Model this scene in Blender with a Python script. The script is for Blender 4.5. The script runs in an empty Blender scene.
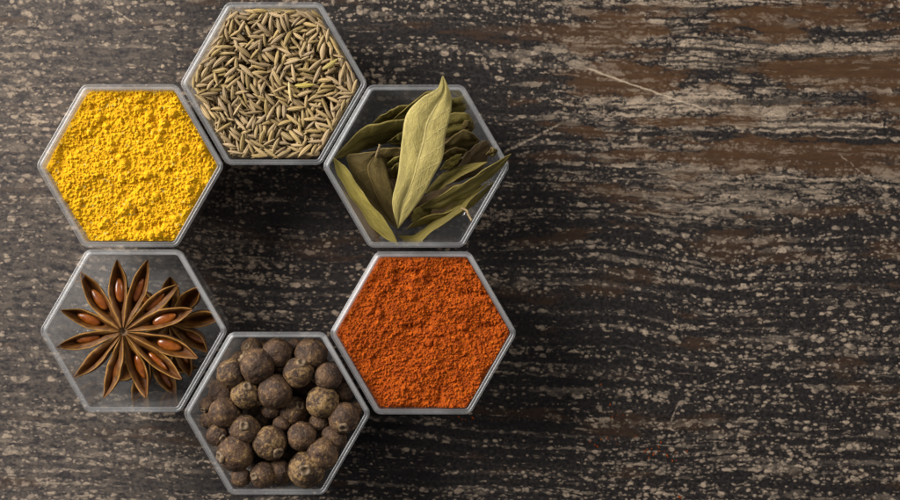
import bpy, bmesh, math, random
import numpy as np
from mathutils import Vector, Matrix, Quaternion, noise as mnoise

C = bpy.context.scene.collection
SC = bpy.context.scene
MM = 0.001
R_ = math.radians

# ------------------------------------------------------------------ camera
CAM_Z = 403.0                      # millimetres above the table
RIM_Z = 25.0
cam_d = bpy.data.cameras.new('camera'); cam = bpy.data.objects.new('camera', cam_d); C.objects.link(cam)
cam.location = (0, 0, CAM_Z * MM); cam.rotation_euler = (0, 0, 0)
cam_d.sensor_width = 36; cam_d.lens = 36 * (CAM_Z - RIM_Z) / 225.0
cam_d.shift_x = -50 / 900; cam_d.shift_y = -13 / 900
cam_d.clip_start = 0.01; cam_d.clip_end = 20
cam_d.dof.use_dof = True; cam_d.dof.focus_distance = (CAM_Z - 22) * MM; cam_d.dof.aperture_fstop = 11
SC.camera = cam

# ------------------------------------------------------------------ world and lamps
w = bpy.data.worlds.new('World'); SC.world = w; w.use_nodes = True
w.node_tree.nodes['Background'].inputs[0].default_value = (.95, .96, 1.0, 1)
w.node_tree.nodes['Background'].inputs[1].default_value = 0.20

def area(name, loc, target, size, power, col, size_y=None):
    d = bpy.data.lights.new(name, 'AREA'); o = bpy.data.objects.new(name, d); C.objects.link(o)
    d.energy = power; d.color = col; d.size = size * MM
    if size_y: d.shape = 'RECTANGLE'; d.size_y = size_y * MM
    o.location = Vector(loc) * MM
    o.rotation_euler = (Vector(target) - Vector(loc)).to_track_quat('-Z', 'Y').to_euler()
    return o
area('key_softbox', (-640, 330, 440), (-20, -10, 0), 470, 19.5, (1.0, .965, .92))
area('side_softbox', (700, 420, 620), (60, 20, 0), 300, 4.2, (1.0, .96, .90))

SC.view_settings.view_transform = 'Standard'; SC.view_settings.look = 'None'
SC.view_settings.exposure = 0; SC.view_settings.gamma = 1
SC.cycles.transparent_max_bounces = 24

def P(px, py, z):
    """photo position at height z -> millimetres in the room"""
    f = (CAM_Z - z) / (CAM_Z - RIM_Z) * .25
    return Vector(((px - 500) * f, (237 - py) * f, z))

# ------------------------------------------------------------------ node helpers
class NT:
    def __init__(self, name):
        self.m = bpy.data.materials.new(name); self.m.use_nodes = True
        self.t = self.m.node_tree; self.t.nodes.clear()
        self.out = self.t.nodes.new('ShaderNodeOutputMaterial')
    def n(self, typ, ins=None, **kw):
        nd = self.t.nodes.new(typ)
        for k, v in kw.items(): setattr(nd, k, v)
        for k, v in (ins or {}).items(): self.put(nd.inputs[k], v)
        return nd
    def put(self, sock, v):
        if isinstance(v, S): self.t.links.new(v.s, sock)
        elif hasattr(v, 'is_output'): self.t.links.new(v, sock)
        elif isinstance(v, tuple) and len(v) == 3 and sock.type == 'RGBA': sock.default_value = (*v, 1)
        else: sock.default_value = v
    def math(self, op, a, b=0.0, c=0.0, clamp=False):
        nd = self.n('ShaderNodeMath', {0: a, 1: b, 2: c}, operation=op, use_clamp=clamp); return S(self, nd.outputs[0])
    def ss(self, x, a, b):          # smooth step from a to b
        nd = self.n('ShaderNodeMapRange', {'Value': x, 'From Min': a, 'From Max': b}, interpolation_type='SMOOTHSTEP')
        return S(self, nd.outputs[0])
    def vec(self, x, y, z=0.0):
        return S(self, self.n('ShaderNodeCombineXYZ', {0: x, 1: y, 2: z}).outputs[0])
    def noise(self, v, scale=1, detail=3, rough=.55, dist=0.0):
        nd = self.n('ShaderNodeTexNoise', {'Vector': v, 'Scale': scale, 'Detail': detail, 'Roughness': rough, 'Distortion': dist})
        return S(self, nd.outputs[0])
    def voro(self, v, scale=1, rnd=1.0, feature='F1'):
        nd = self.n('ShaderNodeTexVoronoi', {'Vector': v, 'Scale': scale, 'Randomness': rnd}, feature=feature)
        return S(self, nd.outputs['Distance']), nd.outputs.get('Color')
    def mix(self, f, a, b):
        nd = self.n('ShaderNodeMix', data_type='RGBA', clamp_factor=True)
        self.put(nd.inputs[0], f); self.put(nd.inputs[6], a); self.put(nd.inputs[7], b)
        return S(self, nd.outputs[2])
    def bump(self, h, strength, dist):
        return self.n('ShaderNodeBump', {'Height': h, 'Strength': strength, 'Distance': dist}).outputs[0]
    def principled(self, **ins):
        nd = self.n('ShaderNodeBsdfPrincipled')
        for k, v in ins.items(): self.put(nd.inputs[k.replace('_', ' ')], v)
        return nd.outputs[0]
    def done(self, sh):
        self.t.links.new(sh, self.out.inputs[0]); return self.m
class S:
    def __init__(s, T, sock): s.T = T; s.s = sock
    def __add__(s, o): return s.T.math('ADD', s, o)
    __radd__ = __add__
    def __sub__(s, o): return s.T.math('SUBTRACT', s, o)
    def __rsub__(s, o): return s.T.math('SUBTRACT', o, s)
    def __mul__(s, o): return s.T.math('MULTIPLY', s, o)
    __rmul__ = __mul__
    def max(s, o): return s.T.math('MAXIMUM', s, o)
    def min(s, o): return s.T.math('MINIMUM', s, o)
    def abs(s): return s.T.math('ABSOLUTE', s)
    def clamp(s): return s.T.math('ADD', s, 0.0, clamp=True)

# ------------------------------------------------------------------ materials
def table_material():
    T = NT('weathered painted wood')
    co = T.n('ShaderNodeTexCoord').outputs['Object']
    sep = T.n('ShaderNodeSeparateXYZ', {0: co})
    k = 1 / (0.02665)               # one unit = 26.65 mm of table
    u = S(T, sep.outputs[0]) * k + 5.0
    v = S(T, sep.outputs[1]) * (-k) + 2.37
    uv = T.vec(u, v)
    # grain: slow sideways wander of the fibres
    wob = T.noise(T.vec(u * .38, v * .55), 1, 2, .5) - .5
    fine = T.noise(uv, 9, 3, .6) - .5
    fine2 = T.noise(T.vec(u + 17.3, v), 9, 3, .6) - .5
    vg = v - u * .035 + wob * .42 + fine * .06
    ug = u + fine2 * .07
    band = T.noise(T.vec(ug * .34 + 6.0, vg * 2.9 + 1.0), 1, 2, .5)
    rows = T.noise(T.vec(ug * .32, vg * 8.5), 1, 3, .6)               # rows of wear along the fibres
    rows2 = T.noise(T.vec(ug * .30 + 4.0, vg * 15.0), 1, 2, .6)
    big = T.noise(T.vec(u * .55 + 2.2, v * .8 + 1.0), 1, 2, .5)
    tex = T.noise(uv, 30, 4, .65)
    micro = T.noise(T.vec(u * 40, v * 75), 1, 3, .7)
    # zones of the board
    right_top = T.ss(u, 4.6, 6.6) * T.ss(v + big * .8, 3.15, 1.55)
    left = T.ss(u + big * 1.0, 3.3, 1.4)
    # paint flecks at three sizes
    def flecks(sx, sy, r0, rv, dens, off):
        d, col = T.voro(T.vec(ug * sx + off, vg * sy + off), 1, 1.0)
        cs = T.n('ShaderNodeSeparateColor', {0: col})
        rad = r0 + S(T, cs.outputs[0]) * rv
        dd = d + (tex - .5) * .55 + fine * .35
        return T.ss(dd - rad, .05, -.07) * T.ss(S(T, cs.outputs[1]) - dens, .05, -.05) * (.62 + .6 * S(T, cs.outputs[2])).clamp()
    rr = (rows - .5) * 2.8 + (rows2 - .5) * 3.6 + right_top * (band - .47) * 4.5
    dens = rr + (big - .5) * 1.5 + .30 + right_top * .06 + left * .14 + T.ss(u, 4.8, 7.6) * .22
    f1 = flecks(7.4, 12.0, .10, .30, dens - .04, 0.0)
    f2 = flecks(12.5, 19.0, .14, .30, dens + .06, 7.1)
    f3 = flecks(22, 33, .18, .32, dens + .12, 3.7)
    f0 = flecks(3.6, 8.2, .22, .34, dens * 1.3 - .38 + right_top * .34, 1.9) * (.25 + .75 * right_top)
    # scraped streaks and larger bare islands
    st = T.noise(T.vec(ug * 1.5 + 3.0, vg * 15.0), 1, 6, .66)
    streak = T.ss(st + (tex - .5) * .25 + (big - .5) * .35 + right_top * ((band - .47) * .8 + .0) + left * .01, .63, .685)
    isl = T.noise(T.vec(ug * .95 + 9.0, vg * 4.4 + 2.0), 1, 6, .66)
    island = T.ss(isl + (tex - .5) * .22 + fine * .15 + right_top * ((band - .47) * 1.0 + .015), .66, .69)
    haze_patch = T.ss(u, 5.9, 6.7) * T.ss(u, 8.6, 7.2) * T.ss(v + wob * .5, 1.45, 1.75) * T.ss(v + wob * .5, 2.45, 2.05)
    scuff = T.ss(T.noise(T.vec(ug * 2.2, vg * 22), 1, 4, .7) + haze_patch * .16, .60, .75) * (.12 + haze_patch * .65)
    bare = f1.max(f0).max(f2 * .9).max(f3 * .7).max(streak * .9).max(island).max(scuff)
    crack, _ = T.voro(T.vec(ug * 4.6 + fine2 * .5, vg * 11 + fine * .6), 1, 1, 'DISTANCE_TO_EDGE')
    bare = bare * (1.0 - T.ss(crack + (tex - .5) * .35 + fine * .2, .07, .0) * .6)
    bare = bare * (1.0 - T.ss(micro + (tex - .5) * .5, .56, .72) * .55)
    bare = bare * (.55 + T.noise(uv, 6, 3, .6) * .75).clamp()
    # colours of the things underneath
    tan = T.mix(T.noise(uv, 3.5, 4, .6), (.175, .135, .098), (.40, .305, .22))
    tan = T.mix(T.ss(micro, .42, .66) * .5, tan, (.14, .115, .095))
    tan = T.mix(left * .35, tan, (.26, .205, .155))
    black = T.mix(T.ss(tex, .35, .7), (.0038, .0031, .0030), (.0165, .0135, .0130))
    leftpaint = T.mix(T.ss(T.noise(T.vec(ug * 7, vg * 15), 1, 5, .75) + (tex - .5) * .5, .36, .64), (.018, .0155, .017), (.078, .062, .050))
    paint = T.mix(left * .9, black, leftpaint)
    bn = T.noise(T.vec(ug * .75 + 1.0, vg * 3.4 + 5.0), 1, 4, .6)
    brown_m = T.ss(bn + right_top * (.13 - (band - .47) * .45) + (tex - .5) * .16 + (rows - .5) * .12, .56, .65) * (.40 + .55 * right_top)
    brown = T.mix(T.noise(T.vec(u * 5, v * 26), 1, 4, .65), (.012, .006, .003), (.078, .036, .013))
    under = T.mix(brown_m, paint, brown)
    bare = bare * (1.0 - brown_m * .60)
    bare = bare * (1.0 - right_top * .85 * T.ss(rows2 + (tex - .5) * .25 + fine * .15, .53, .42))
    bare = bare * (1.0 - right_top * .6 * T.ss(T.noise(T.vec(ug * 4.5 + 8.0, vg * 20), 1, 4, .65), .52, .60))
    col = T.mix(bare, under, tan)
    # faint grey scuffing that follows the fibres
    gs = T.ss(rows2 + (micro - .5) * 1.0 + (tex - .5) * .5, .52, .80)
    col = T.mix(gs * .26, col, (.118, .096, .080))
    gl_ = T.noise(T.vec(ug * .55 + 3.0, vg * 42), 1, 3, .6)
    col = T.mix(T.ss(gl_ + (tex - .5) * .12, .60, .70) * .55, col, (.010, .009, .009))
    rust = T.ss(T.noise(T.vec(u * 3, v * 5), 1, 5, .7), .68, .76)
    col = T.mix(rust * .5, col, (.13, .055, .018))
    # scratches across the fibres
    def scratch(x0, y0, x1, y1, wd, cut):
        L = math.hypot(x1 - x0, y1 - y0); cx, cy = (x1 - x0) / L, (y1 - y0) / L
        a = (u - x0) * cx + (v - y0) * cy
        b = (v - y0) * cx - (u - x0) * cy + fine * .05
        return T.ss(b.abs(), wd, wd * .35) * T.ss(a, -.03, .05) * T.ss(a, L + .03, L - .08) * T.ss(tex, cut, cut + .12)
    sc = scratch(5.86, .68, 7.12, 1.12, .013, .30).max(scratch(5.05, 1.52, 5.60, 1.24, .016, .42))
    sc = sc.max(scratch(6.84, 3.95, 7.38, 3.68, .007, .44) * .55).max(scratch(6.70, 4.22, 6.79, 4.02, .009, .42) * .6)
    sc = sc.max(scratch(8.40, 1.55, 8.85, 1.92, .008, .42) * .6).max(scratch(7.62, 3.90, 7.90, 4.04, .007, .45) * .45)
    sc = sc.max(scratch(1.05, .05, 1.36, .24, .012, .40))
    col = T.mix(sc * .75, col, (.33, .26, .19))
    fibres = T.noise(T.vec(u * 3, vg * 60), 1, 3, .6)
    hgt = bare * .55 + tex * .35 + fibres * .35 + micro * .2 - sc * .5
    nrm = T.bump(hgt, .55, .00035)
    rough = .58 + bare * .25 + (tex - .5) * .3
    return T.done(T.principled(Base_Color=col, Roughness=rough, Specular_IOR_Level=.14, Normal=nrm))

def plastic_material(name, body, tint, gloss=.09):
    T = NT(name)
    lw = T.math('POWER', S(T, T.n('ShaderNodeLayerWeight', {'Blend': .5}).outputs['Facing']), 4.0)
    co = T.n('ShaderNodeTexCoord').outputs['Object']
    smear = T.ss(T.noise(co, 70, 3, .6), .42, .75)
    diff = T.n('ShaderNodeBsdfDiffuse', {'Color': (*tint, 1)}).outputs[0]
    trl = T.n('ShaderNodeBsdfTranslucent', {'Color': (*tint, 1)}).outputs[0]
    milk = T.n('ShaderNodeMixShader', {0: .4, 1: diff, 2: trl}).outputs[0]
    clear = T.n('ShaderNodeBsdfTransparent', {'Color': (.94, .945, .95, 1)}).outputs[0]
    base = T.n('ShaderNodeMixShader', {0: body * (.75 + smear * .7), 1: clear, 2: milk}).outputs[0]
    gl = T.n('ShaderNodeBsdfGlossy', {'Color': (1, 1, 1, 1), 'Roughness': gloss}).outputs[0]
    return T.done(T.n('ShaderNodeMixShader', {0: (lw * .7 + .035).clamp(), 1: base, 2: gl}).outputs[0])

def powder_material(name, c0, c1, c2, scale, fleck=None):
    T = NT(name)
    co = T.n('ShaderNodeTexCoord').outputs['Object']
    a = T.noise(co, 420 * scale, 4, .65); b = T.noise(co, 2600, 2, .6)
    d, vc = T.voro(co, 1900 * scale)
    cs = T.n('ShaderNodeSeparateColor', {0: vc})
    rnd = S(T, cs.outputs[0])
    col = T.mix(T.ss(a + (b - .5) * .5, .30, .70), c0, c1)
    col = T.mix(T.ss(rnd, .70, .95) * .7, col, c2)
    if fleck: col = T.mix(T.ss(S(T, cs.outputs[1]), .975, .99) * .6, col, fleck)
    nrm = T.bump(b + d * .8, .7, .00022)
    return T.done(T.principled(Base_Color=col, Roughness=.92, Specular_IOR_Level=.12, Normal=nrm))

def seed_material(name, dark, mid, pale):
    T = NT(name)
    uvn = T.n('ShaderNodeUVMap').outputs[0]
    sp = T.n('ShaderNodeSeparateXYZ', {0: uvn})
    ang = S(T, sp.outputs[0]); ln = S(T, sp.outputs[1])
    rnd = S(T, T.n('ShaderNodeObjectInfo').outputs['Random'])
    co = T.n('ShaderNodeTexCoord').outputs['Object']
    ridge = T.math('COSINE', ang * (2 * math.pi * 8)) * .5 + .5
    ns = T.noise(co, 1500, 3, .6)
    col = T.mix(T.ss(ridge + (ns - .5) * .7, .55, .95), mid, pale)
    col = T.mix(T.ss(ridge + (ns - .5) * .4, .42, .10) * .75, col, dark)
    col = T.mix(T.ss(ln, .90, 1.0) * .6, col, pale)
    hs = T.n('ShaderNodeHueSaturation', {'Hue': .496 + rnd * .012, 'Saturation': .88 + rnd * .2,
             'Value': .74 + T.math('FRACT', rnd * 7.31) * .5, 'Color': col}).outputs[0]
    return T.done(T.principled(Base_Color=S(T, hs), Roughness=.6, Specular_IOR_Level=.3, Normal=T.bump(ns, .3, .0002)))

def berry_material():
    T = NT('allspice skin')
    co = T.n('ShaderNodeTexCoord').outputs['Object']
    oi = T.n('ShaderNodeObjectInfo')
    gold = S(T, T.n('ShaderNodeSeparateColor', {0: oi.outputs['Color']}).outputs[0])
    rnd = S(T, oi.outputs['Random'])
    sh = T.n('ShaderNodeVectorMath', {0: co, 1: T.vec(rnd * 3.0, rnd * 5.0, rnd)}, operation='ADD').outputs[0]
    a = T.noise(sh, 1300, 4, .65); b = T.noise(sh, 7000, 3, .65); g = T.noise(sh, 3800, 4, .72)
    col = T.mix(T.ss(a, .35, .68), (.026, .014, .009), (.088, .047, .024))
    col = T.mix(T.ss(g + gold * .17 + (a - .5) * .55, .58, .74) * .8, col, (.21, .130, .050))
    col = T.mix(T.ss(b, .56, .70) * .45, col, (.185, .135, .085))
    col = T.mix(T.ss(b, .40, .28) * .6, col, (.022, .016, .014))
    nrm = T.bump(b * .5 + a * .7 + g * .8, .9, .00045)
    return T.done(T.principled(Base_Color=col, Roughness=.66, Specular_IOR_Level=.22, Normal=nrm))

def leaf_material(name, face, back, vein):
    T = NT(name)
    uvn = T.n('ShaderNodeUVMap').outputs[0]
    sp = T.n('ShaderNodeSeparateXYZ', {0: uvn}); a = S(T, sp.outputs[0]); b = S(T, sp.outputs[1])   # a along, b across -1..1 -> 0..1
    oi = T.n('ShaderNodeObjectInfo'); rnd = S(T, oi.outputs['Random'])
    br = (b - .5).abs()
    wav = T.noise(T.vec(a * 3, b * 3, rnd * 9), 2, 3, .6)
    side = T.math('FRACT', a * 9.0 - br * 3.2 + (wav - .5) * .45)
    sv = T.ss((side - .5).abs(), .045, .0) * T.ss(br, .02, .06)
    mid = T.ss(br, .022, .008)
    net, _ = T.voro(T.vec(a * 60, b * 26, rnd * 9), 1, 1, 'DISTANCE_TO_EDGE')
    ve = mid.max(sv * .55).max(T.ss(net, .10, .02) * .16)
    blot = T.noise(T.vec(a * 5, b * 3, rnd * 20), 1.2, 5, .65)
    col = T.mix(T.ss(blot, .35, .70), tuple(c * .72 for c in face), tuple(min(1, c * 1.16) for c in face))
    bcol = T.mix(T.ss(blot, .35, .70), tuple(c * .75 for c in back), tuple(min(1, c * 1.1) for c in back))
    geo = T.n('ShaderNodeNewGeometry').outputs['Backfacing']
    col = T.mix(S(T, geo), col, bcol)
    spot = T.ss(T.noise(T.vec(a * 26, b * 12, rnd * 30), 1, 3, .6), .68, .76)
    col = T.mix(spot * .55, col, (.095, .060, .020))
    edge = T.ss(br, .455, .495)
    col = T.mix(edge * .55, col, vein)  # pale margins: an edge highlight painted into the leaf colour
    col = T.mix(ve * .75, col, vein)
    nrm = T.bump(ve * 1.0 + T.noise(T.vec(a * 40, b * 18, rnd), 1, 3, .6) * .9 + wav * .6, .55, .0005)
    pr = T.principled(Base_Color=col, Roughness=.52, Specular_IOR_Level=.18, Normal=nrm)
    tr = T.n('ShaderNodeBsdfTranslucent', {'Color': col}).outputs[0]
    return T.done(T.n('ShaderNodeMixShader', {0: .10, 1: pr, 2: tr}).outputs[0])

def husk_material():
    T = NT('star anise husk')
    uvn = T.n('ShaderNodeUVMap').outputs[0]
    sp = T.n('ShaderNodeSeparateXYZ', {0: uvn}); a = S(T, sp.outputs[0]); b = S(T, sp.outputs[1])
    br = (b - .5).abs() * 2.0
    co = T.n('ShaderNodeTexCoord').outputs['Object']
    n1 = T.noise(co, 500, 4, .65); n2 = T.noise(T.vec(a * 8, b * 40), 1, 4, .65)
    hollow = T.mix(T.ss(n2, .3, .7), (.036, .011, .0015), (.130, .042, .005))
    band = T.mix(T.ss(n2 + (n1 - .5) * .5, .3, .7), (.034, .011, .0015), (.118, .042, .004))
    col = T.mix(T.ss(br, .60, .70), hollow, band)
    col = T.mix(T.ss(br + (n1 - .5) * .12, .83, .95) * .9, col, (.31, .150, .028))
    col = T.mix(T.ss(n1, .60, .75) * .55, col, (.050, .024, .012))
    geo = S(T, T.n('ShaderNodeNewGeometry').outputs['Backfacing'])
    outer = T.mix(T.ss(n1, .35, .7), (.030, .016, .010), (.085, .042, .020))
    dom = T.n('ShaderNodeAttribute', attribute_name='outer').outputs['Fac']
    col = T.mix(S(T, dom), col, outer)
    nrm = T.bump(n1 + n2, .5, .0004)
    return T.done(T.principled(Base_Color=col, Roughness=.50, Specular_IOR_Level=.22, Normal=nrm))

def simple_material(name, c0, c1, rough, scale=600, spec=.4, bump=.3, coat=0):
    T = NT(name)
    co = T.n('ShaderNodeTexCoord').outputs['Object']
    a = T.noise(co, scale, 4, .6)
    return T.done(T.principled(Base_Color=T.mix(T.ss(a, .35, .68), c0, c1), Roughness=rough, Specular_IOR_Level=spec,
                               Coat_Weight=coat, Coat_Roughness=.12, Normal=T.bump(a, bump, .0003)))

M_TABLE = table_material()
M_WALL = plastic_material('clear plastic', .075, (.85, .84, .83))
M_FLOOR = plastic_material('clear plastic base', .075, (.85, .84, .83))
M_RIM = plastic_material('clear plastic lip', .085, (.82, .82, .83), .30)
M_YEL = powder_material('yellow powder', (.46, .235, .004), (.59, .325, .006), (.36, .160, .003), 1.0, (.30, .30, .12))
M_RED = powder_material('red orange powder', (.19, .030, .002), (.35, .066, .003), (.10, .014, .002), 1.5, (.48, .15, .012))
M_SEED = seed_material('cumin husk', (.100, .060, .024), (.245, .160, .066), (.39, .280, .130))
M_SEEDG = seed_material('greenish cumin husk', (.09, .068, .014), (.24, .18, .04), (.38, .30, .09))
M_STRAW = simple_material('dry straw', (.36, .26, .10), (.55, .43, .22), .6, 900)
M_BERRY = berry_material()
M_CALYX = simple_material('dry calyx', (.085, .055, .030), (.22, .145, .070), .7, 1500)
M_LEAF = leaf_material('dry bay leaf', (.132, .104, .022), (.128, .102, .032), (.27, .205, .058))
M_LEAFP = leaf_material('pale bay leaf', (.325, .265, .085), (.30, .25, .09), (.46, .38, .16))
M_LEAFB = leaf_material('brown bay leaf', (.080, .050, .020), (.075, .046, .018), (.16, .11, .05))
M_LEAFM = leaf_material('brown olive bay leaf', (.110, .078, .024), (.10, .072, .026), (.22, .155, .05))
M_LEAFY = leaf_material('yellow olive bay leaf', (.225, .180, .038), (.19, .155, .045), (.36, .285, .085))
M_STEM = simple_material('leaf stalk', (.12, .08, .035), (.25, .18, .08), .6, 1200)
M_HUSK = husk_material()
M_ASEED = simple_material('anise seed', (.15, .034, .003), (.30, .085, .007), .27, 400, .45, .05, .3)
M_CORE = simple_material('star core', (.04, .02, .008), (.16, .085, .03), .7, 1500)

# ------------------------------------------------------------------ object helpers
def link_mesh(name, me, mat=None, parent=None, smooth=True):
    o = bpy.data.objects.new(name, me); C.objects.link(o)
    if mat is not None and not me.materials: me.materials.append(mat)
    if smooth: me.polygons.foreach_set('use_smooth', [True] * len(me.polygons))
    if parent: o.parent = parent
    return o
def mesh_from(verts, faces, name='mesh', uvs=None):
    """verts in mm"""
    me = bpy.data.meshes.new(name)
    me.from_pydata([(v[0] * MM, v[1] * MM, v[2] * MM) for v in verts], [], [tuple(int(i) for i in f) for f in faces])
    if uvs is not None:
        ul = me.uv_layers.new(name='UVMap')
        ul.data.foreach_set('uv', [c for l in me.loops for c in uvs[l.vertex_index]])
    me.update(); return me
def empty(name, loc=(0, 0, 0)):
    o = bpy.data.objects.new(name, None); C.objects.link(o); o.empty_display_size = .005
    o.location = Vector(loc) * MM; return o
def tag(o, label=None, cat=None, group=None, kind=None):
    if label: o['label'] = label
    if cat: o['category'] = cat
    if group: o['group'] = group
    if kind: o['kind'] = kind
    return o
def copy_obj(o, parent=None):
    c = o.copy(); C.objects.link(c)
    if parent: c.parent = parent
    return c

# ------------------------------------------------------------------ table
def build_table():
    nx, ny = 2, 2
    vs = [(-700, -520, 0), (800, -520, 0), (800, 520, 0), (-700, 520, 0),
          (-700, -520, -28), (800, -520, -28), (800, 520, -28), (-700, 520, -28)]
    fs = [(0, 1, 2, 3), (7, 6, 5, 4), (0, 4, 5, 1), (1, 5, 6, 2), (2, 6, 7, 3), (3, 7, 4, 0)]
    o = link_mesh('table_surface', mesh_from(vs, fs, 'table_surface'), M_TABLE, smooth=False)
    tag(o, 'dark weathered wooden table top with flaking paint under the boxes', 'table top', kind='structure')
build_table()

# ------------------------------------------------------------------ hexagonal boxes
def hex_loop(ap, cr, nseg=7):
    """rounded hexagon, corners at left and right; ap = half of flat-to-flat"""
    pts = []
    Rv = ap / math.cos(math.pi / 6); dv = cr / math.cos(math.pi / 6)
    for k in range(6):
        a = k * math.pi / 3
        c = ((Rv - dv) * math.cos(a), (Rv - dv) * math.sin(a))
        for i in range(nseg):
            b = a - math.pi / 6 + math.pi / 3 * i / (nseg - 1)
            pts.append((c[0] + cr * math.cos(b), c[1] + cr * math.sin(b)))
    return pts
AP_RIM, AP_TOP, AP_BOT = 20.4, 19.85, 17.3        # outside of the lip, wall top, wall foot
WALL = .8
def inner_ap(z): return AP_BOT - WALL + (AP_TOP - AP_BOT) * z / 24.0
def sweep(profile):
    """closed profile [(ap, cr, z)] swept round the hexagon"""
    vs, fs = [], []
    n = None
    for ap, cr, z in profile:
        L = hex_loop(ap, max(cr, .15)); n = len(L)
        vs += [(x, y, z) for x, y in L]
    m = len(profile)
    for i in range(m):
        j = (i + 1) % m
        for k in range(n):
            l = (k + 1) % n
            fs.append((i * n + k, i * n + l, j * n + l, j * n + k))
    return vs, fs
def rim_profile():
    # a rounded lip: outside bead, shallow valley, inside bead
    prof = []
    c = 24.35
    o_, i_ = AP_RIM, AP_TOP - WALL - .02
    bead = lambda c, r, z, a0, a1: [(c + r * math.cos(R_(a)), 2.4 + c + r * math.cos(R_(a)) - o_, z + r * math.sin(R_(a))) for a in np.linspace(a0, a1, 9)]
    prof += [(o_ - .05, 2.35, 23.6)] + bead(o_ - .36, .36, 24.55, 0, 160) + bead(i_ + .30, .30, 24.58, 25, 180) + [ (i_ + .01, 1.25, 24.02), (AP_TOP + .02, 2.0, 24.015), (o_ - .30, 2.1, 23.62)]
    return prof
RIM_ME = mesh_from(*sweep(rim_profile()), 'rim')
_wp = [(AP_BOT - .25, 2.6, .0), (AP_BOT, 2.8, .35), (AP_TOP, 2.0, 23.98), (AP_TOP, 2.0, 24.0), (AP_TOP - WALL, 1.2, 24.0), (AP_TOP - WALL, 1.2, 23.98)]
FIL = 1.9                                            # moulded fillet between wall and floor
for i in range(8):
    a_ = math.pi / 2 * i / 7
    z_ = .95 + FIL * (1 - math.sin(a_)); _wp.append((inner_ap(.95 + FIL) - FIL * (1 - math.cos(a_)), 1.9, z_))
_wp += [(inner_ap(.95 + FIL) - FIL - .02, 1.9, .45), (AP_BOT - 2.2, 2.0, .0)]
WALL_ME = mesh_from(*sweep(_wp), 'wall')
def floor_mesh():
    a = inner_ap(.95 + FIL) - FIL - .04
    L = hex_loop(a, 2.0); n = len(L)
    vs = [(x, y, .45) for x, y in L] + [(x, y, .92) for x, y in L]
    fs = [tuple(range(n))[::-1], tuple(range(n, 2 * n))] + [(k, (k + 1) % n, n + (k + 1) % n, n + k) for k in range(n)]
    return mesh_from(vs, fs, 'floor')
FLOOR_ME = floor_mesh()
FLOOR_Z = .95

CENTRES = {'cumin': (273.5, 83.3), 'yellow': (129.5, 165.6), 'leaves': (416, 166), 'red': (423, 333), 'star': (133, 331), 'berries': (276.8, 413.5)}
BOXLAB = {'cumin': 'clear hexagonal plastic box filled with brown cumin seeds',
          'yellow': 'clear hexagonal plastic box filled with yellow powder',
          'leaves': 'clear hexagonal plastic box holding dry bay leaves',
          'red': 'clear hexagonal plastic box filled with orange red powder',
          'star': 'clear hexagonal plastic box holding star anise',
          'berries': 'clear hexagonal plastic box filled with round allspice berries'}
BOX = {}
for key, (px, py) in CENTRES.items():
    c = P(px, py, RIM_Z); c.z = .05
    e = empty('hexagonal_box', c)
    tag(e, BOXLAB[key], 'box', 'ring of clear hexagonal spice boxes')
    for nm, me, m in (('wall', WALL_ME, M_WALL), ('floor', FLOOR_ME, M_FLOOR), ('rim', RIM_ME, M_RIM)):
        o = link_mesh(nm, me, m, e, smooth=(nm != 'floor'))
    BOX[key] = c
for me in (RIM_ME, WALL_ME):
    bm = bmesh.new(); bm.from_mesh(me); bmesh.ops.recalc_face_normals(bm, faces=bm.faces); bm.to_mesh(me); bm.free()
    me.polygons.foreach_set('use_smooth', [True] * len(me.polygons))
for nm, me in (('wall', WALL_ME),):
    try: me.set_sharp_from_angle(angle=R_(35))
    except Exception: pass

def in_hex(x, y, ap):
    q = 0
    for k in range(3):
        a = math.pi / 6 + k * math.pi / 3
        q = max(q, abs(x * math.cos(a) + y * math.sin(a)))
    return q - ap                  # negative inside
def hex_q(X, Y):
    q = np.zeros_like(X)
    for k in range(3):
        a = math.pi / 6 + k * math.pi / 3
        q = np.maximum(q, np.abs(X * math.cos(a) + Y * math.sin(a)))
    return q

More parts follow.
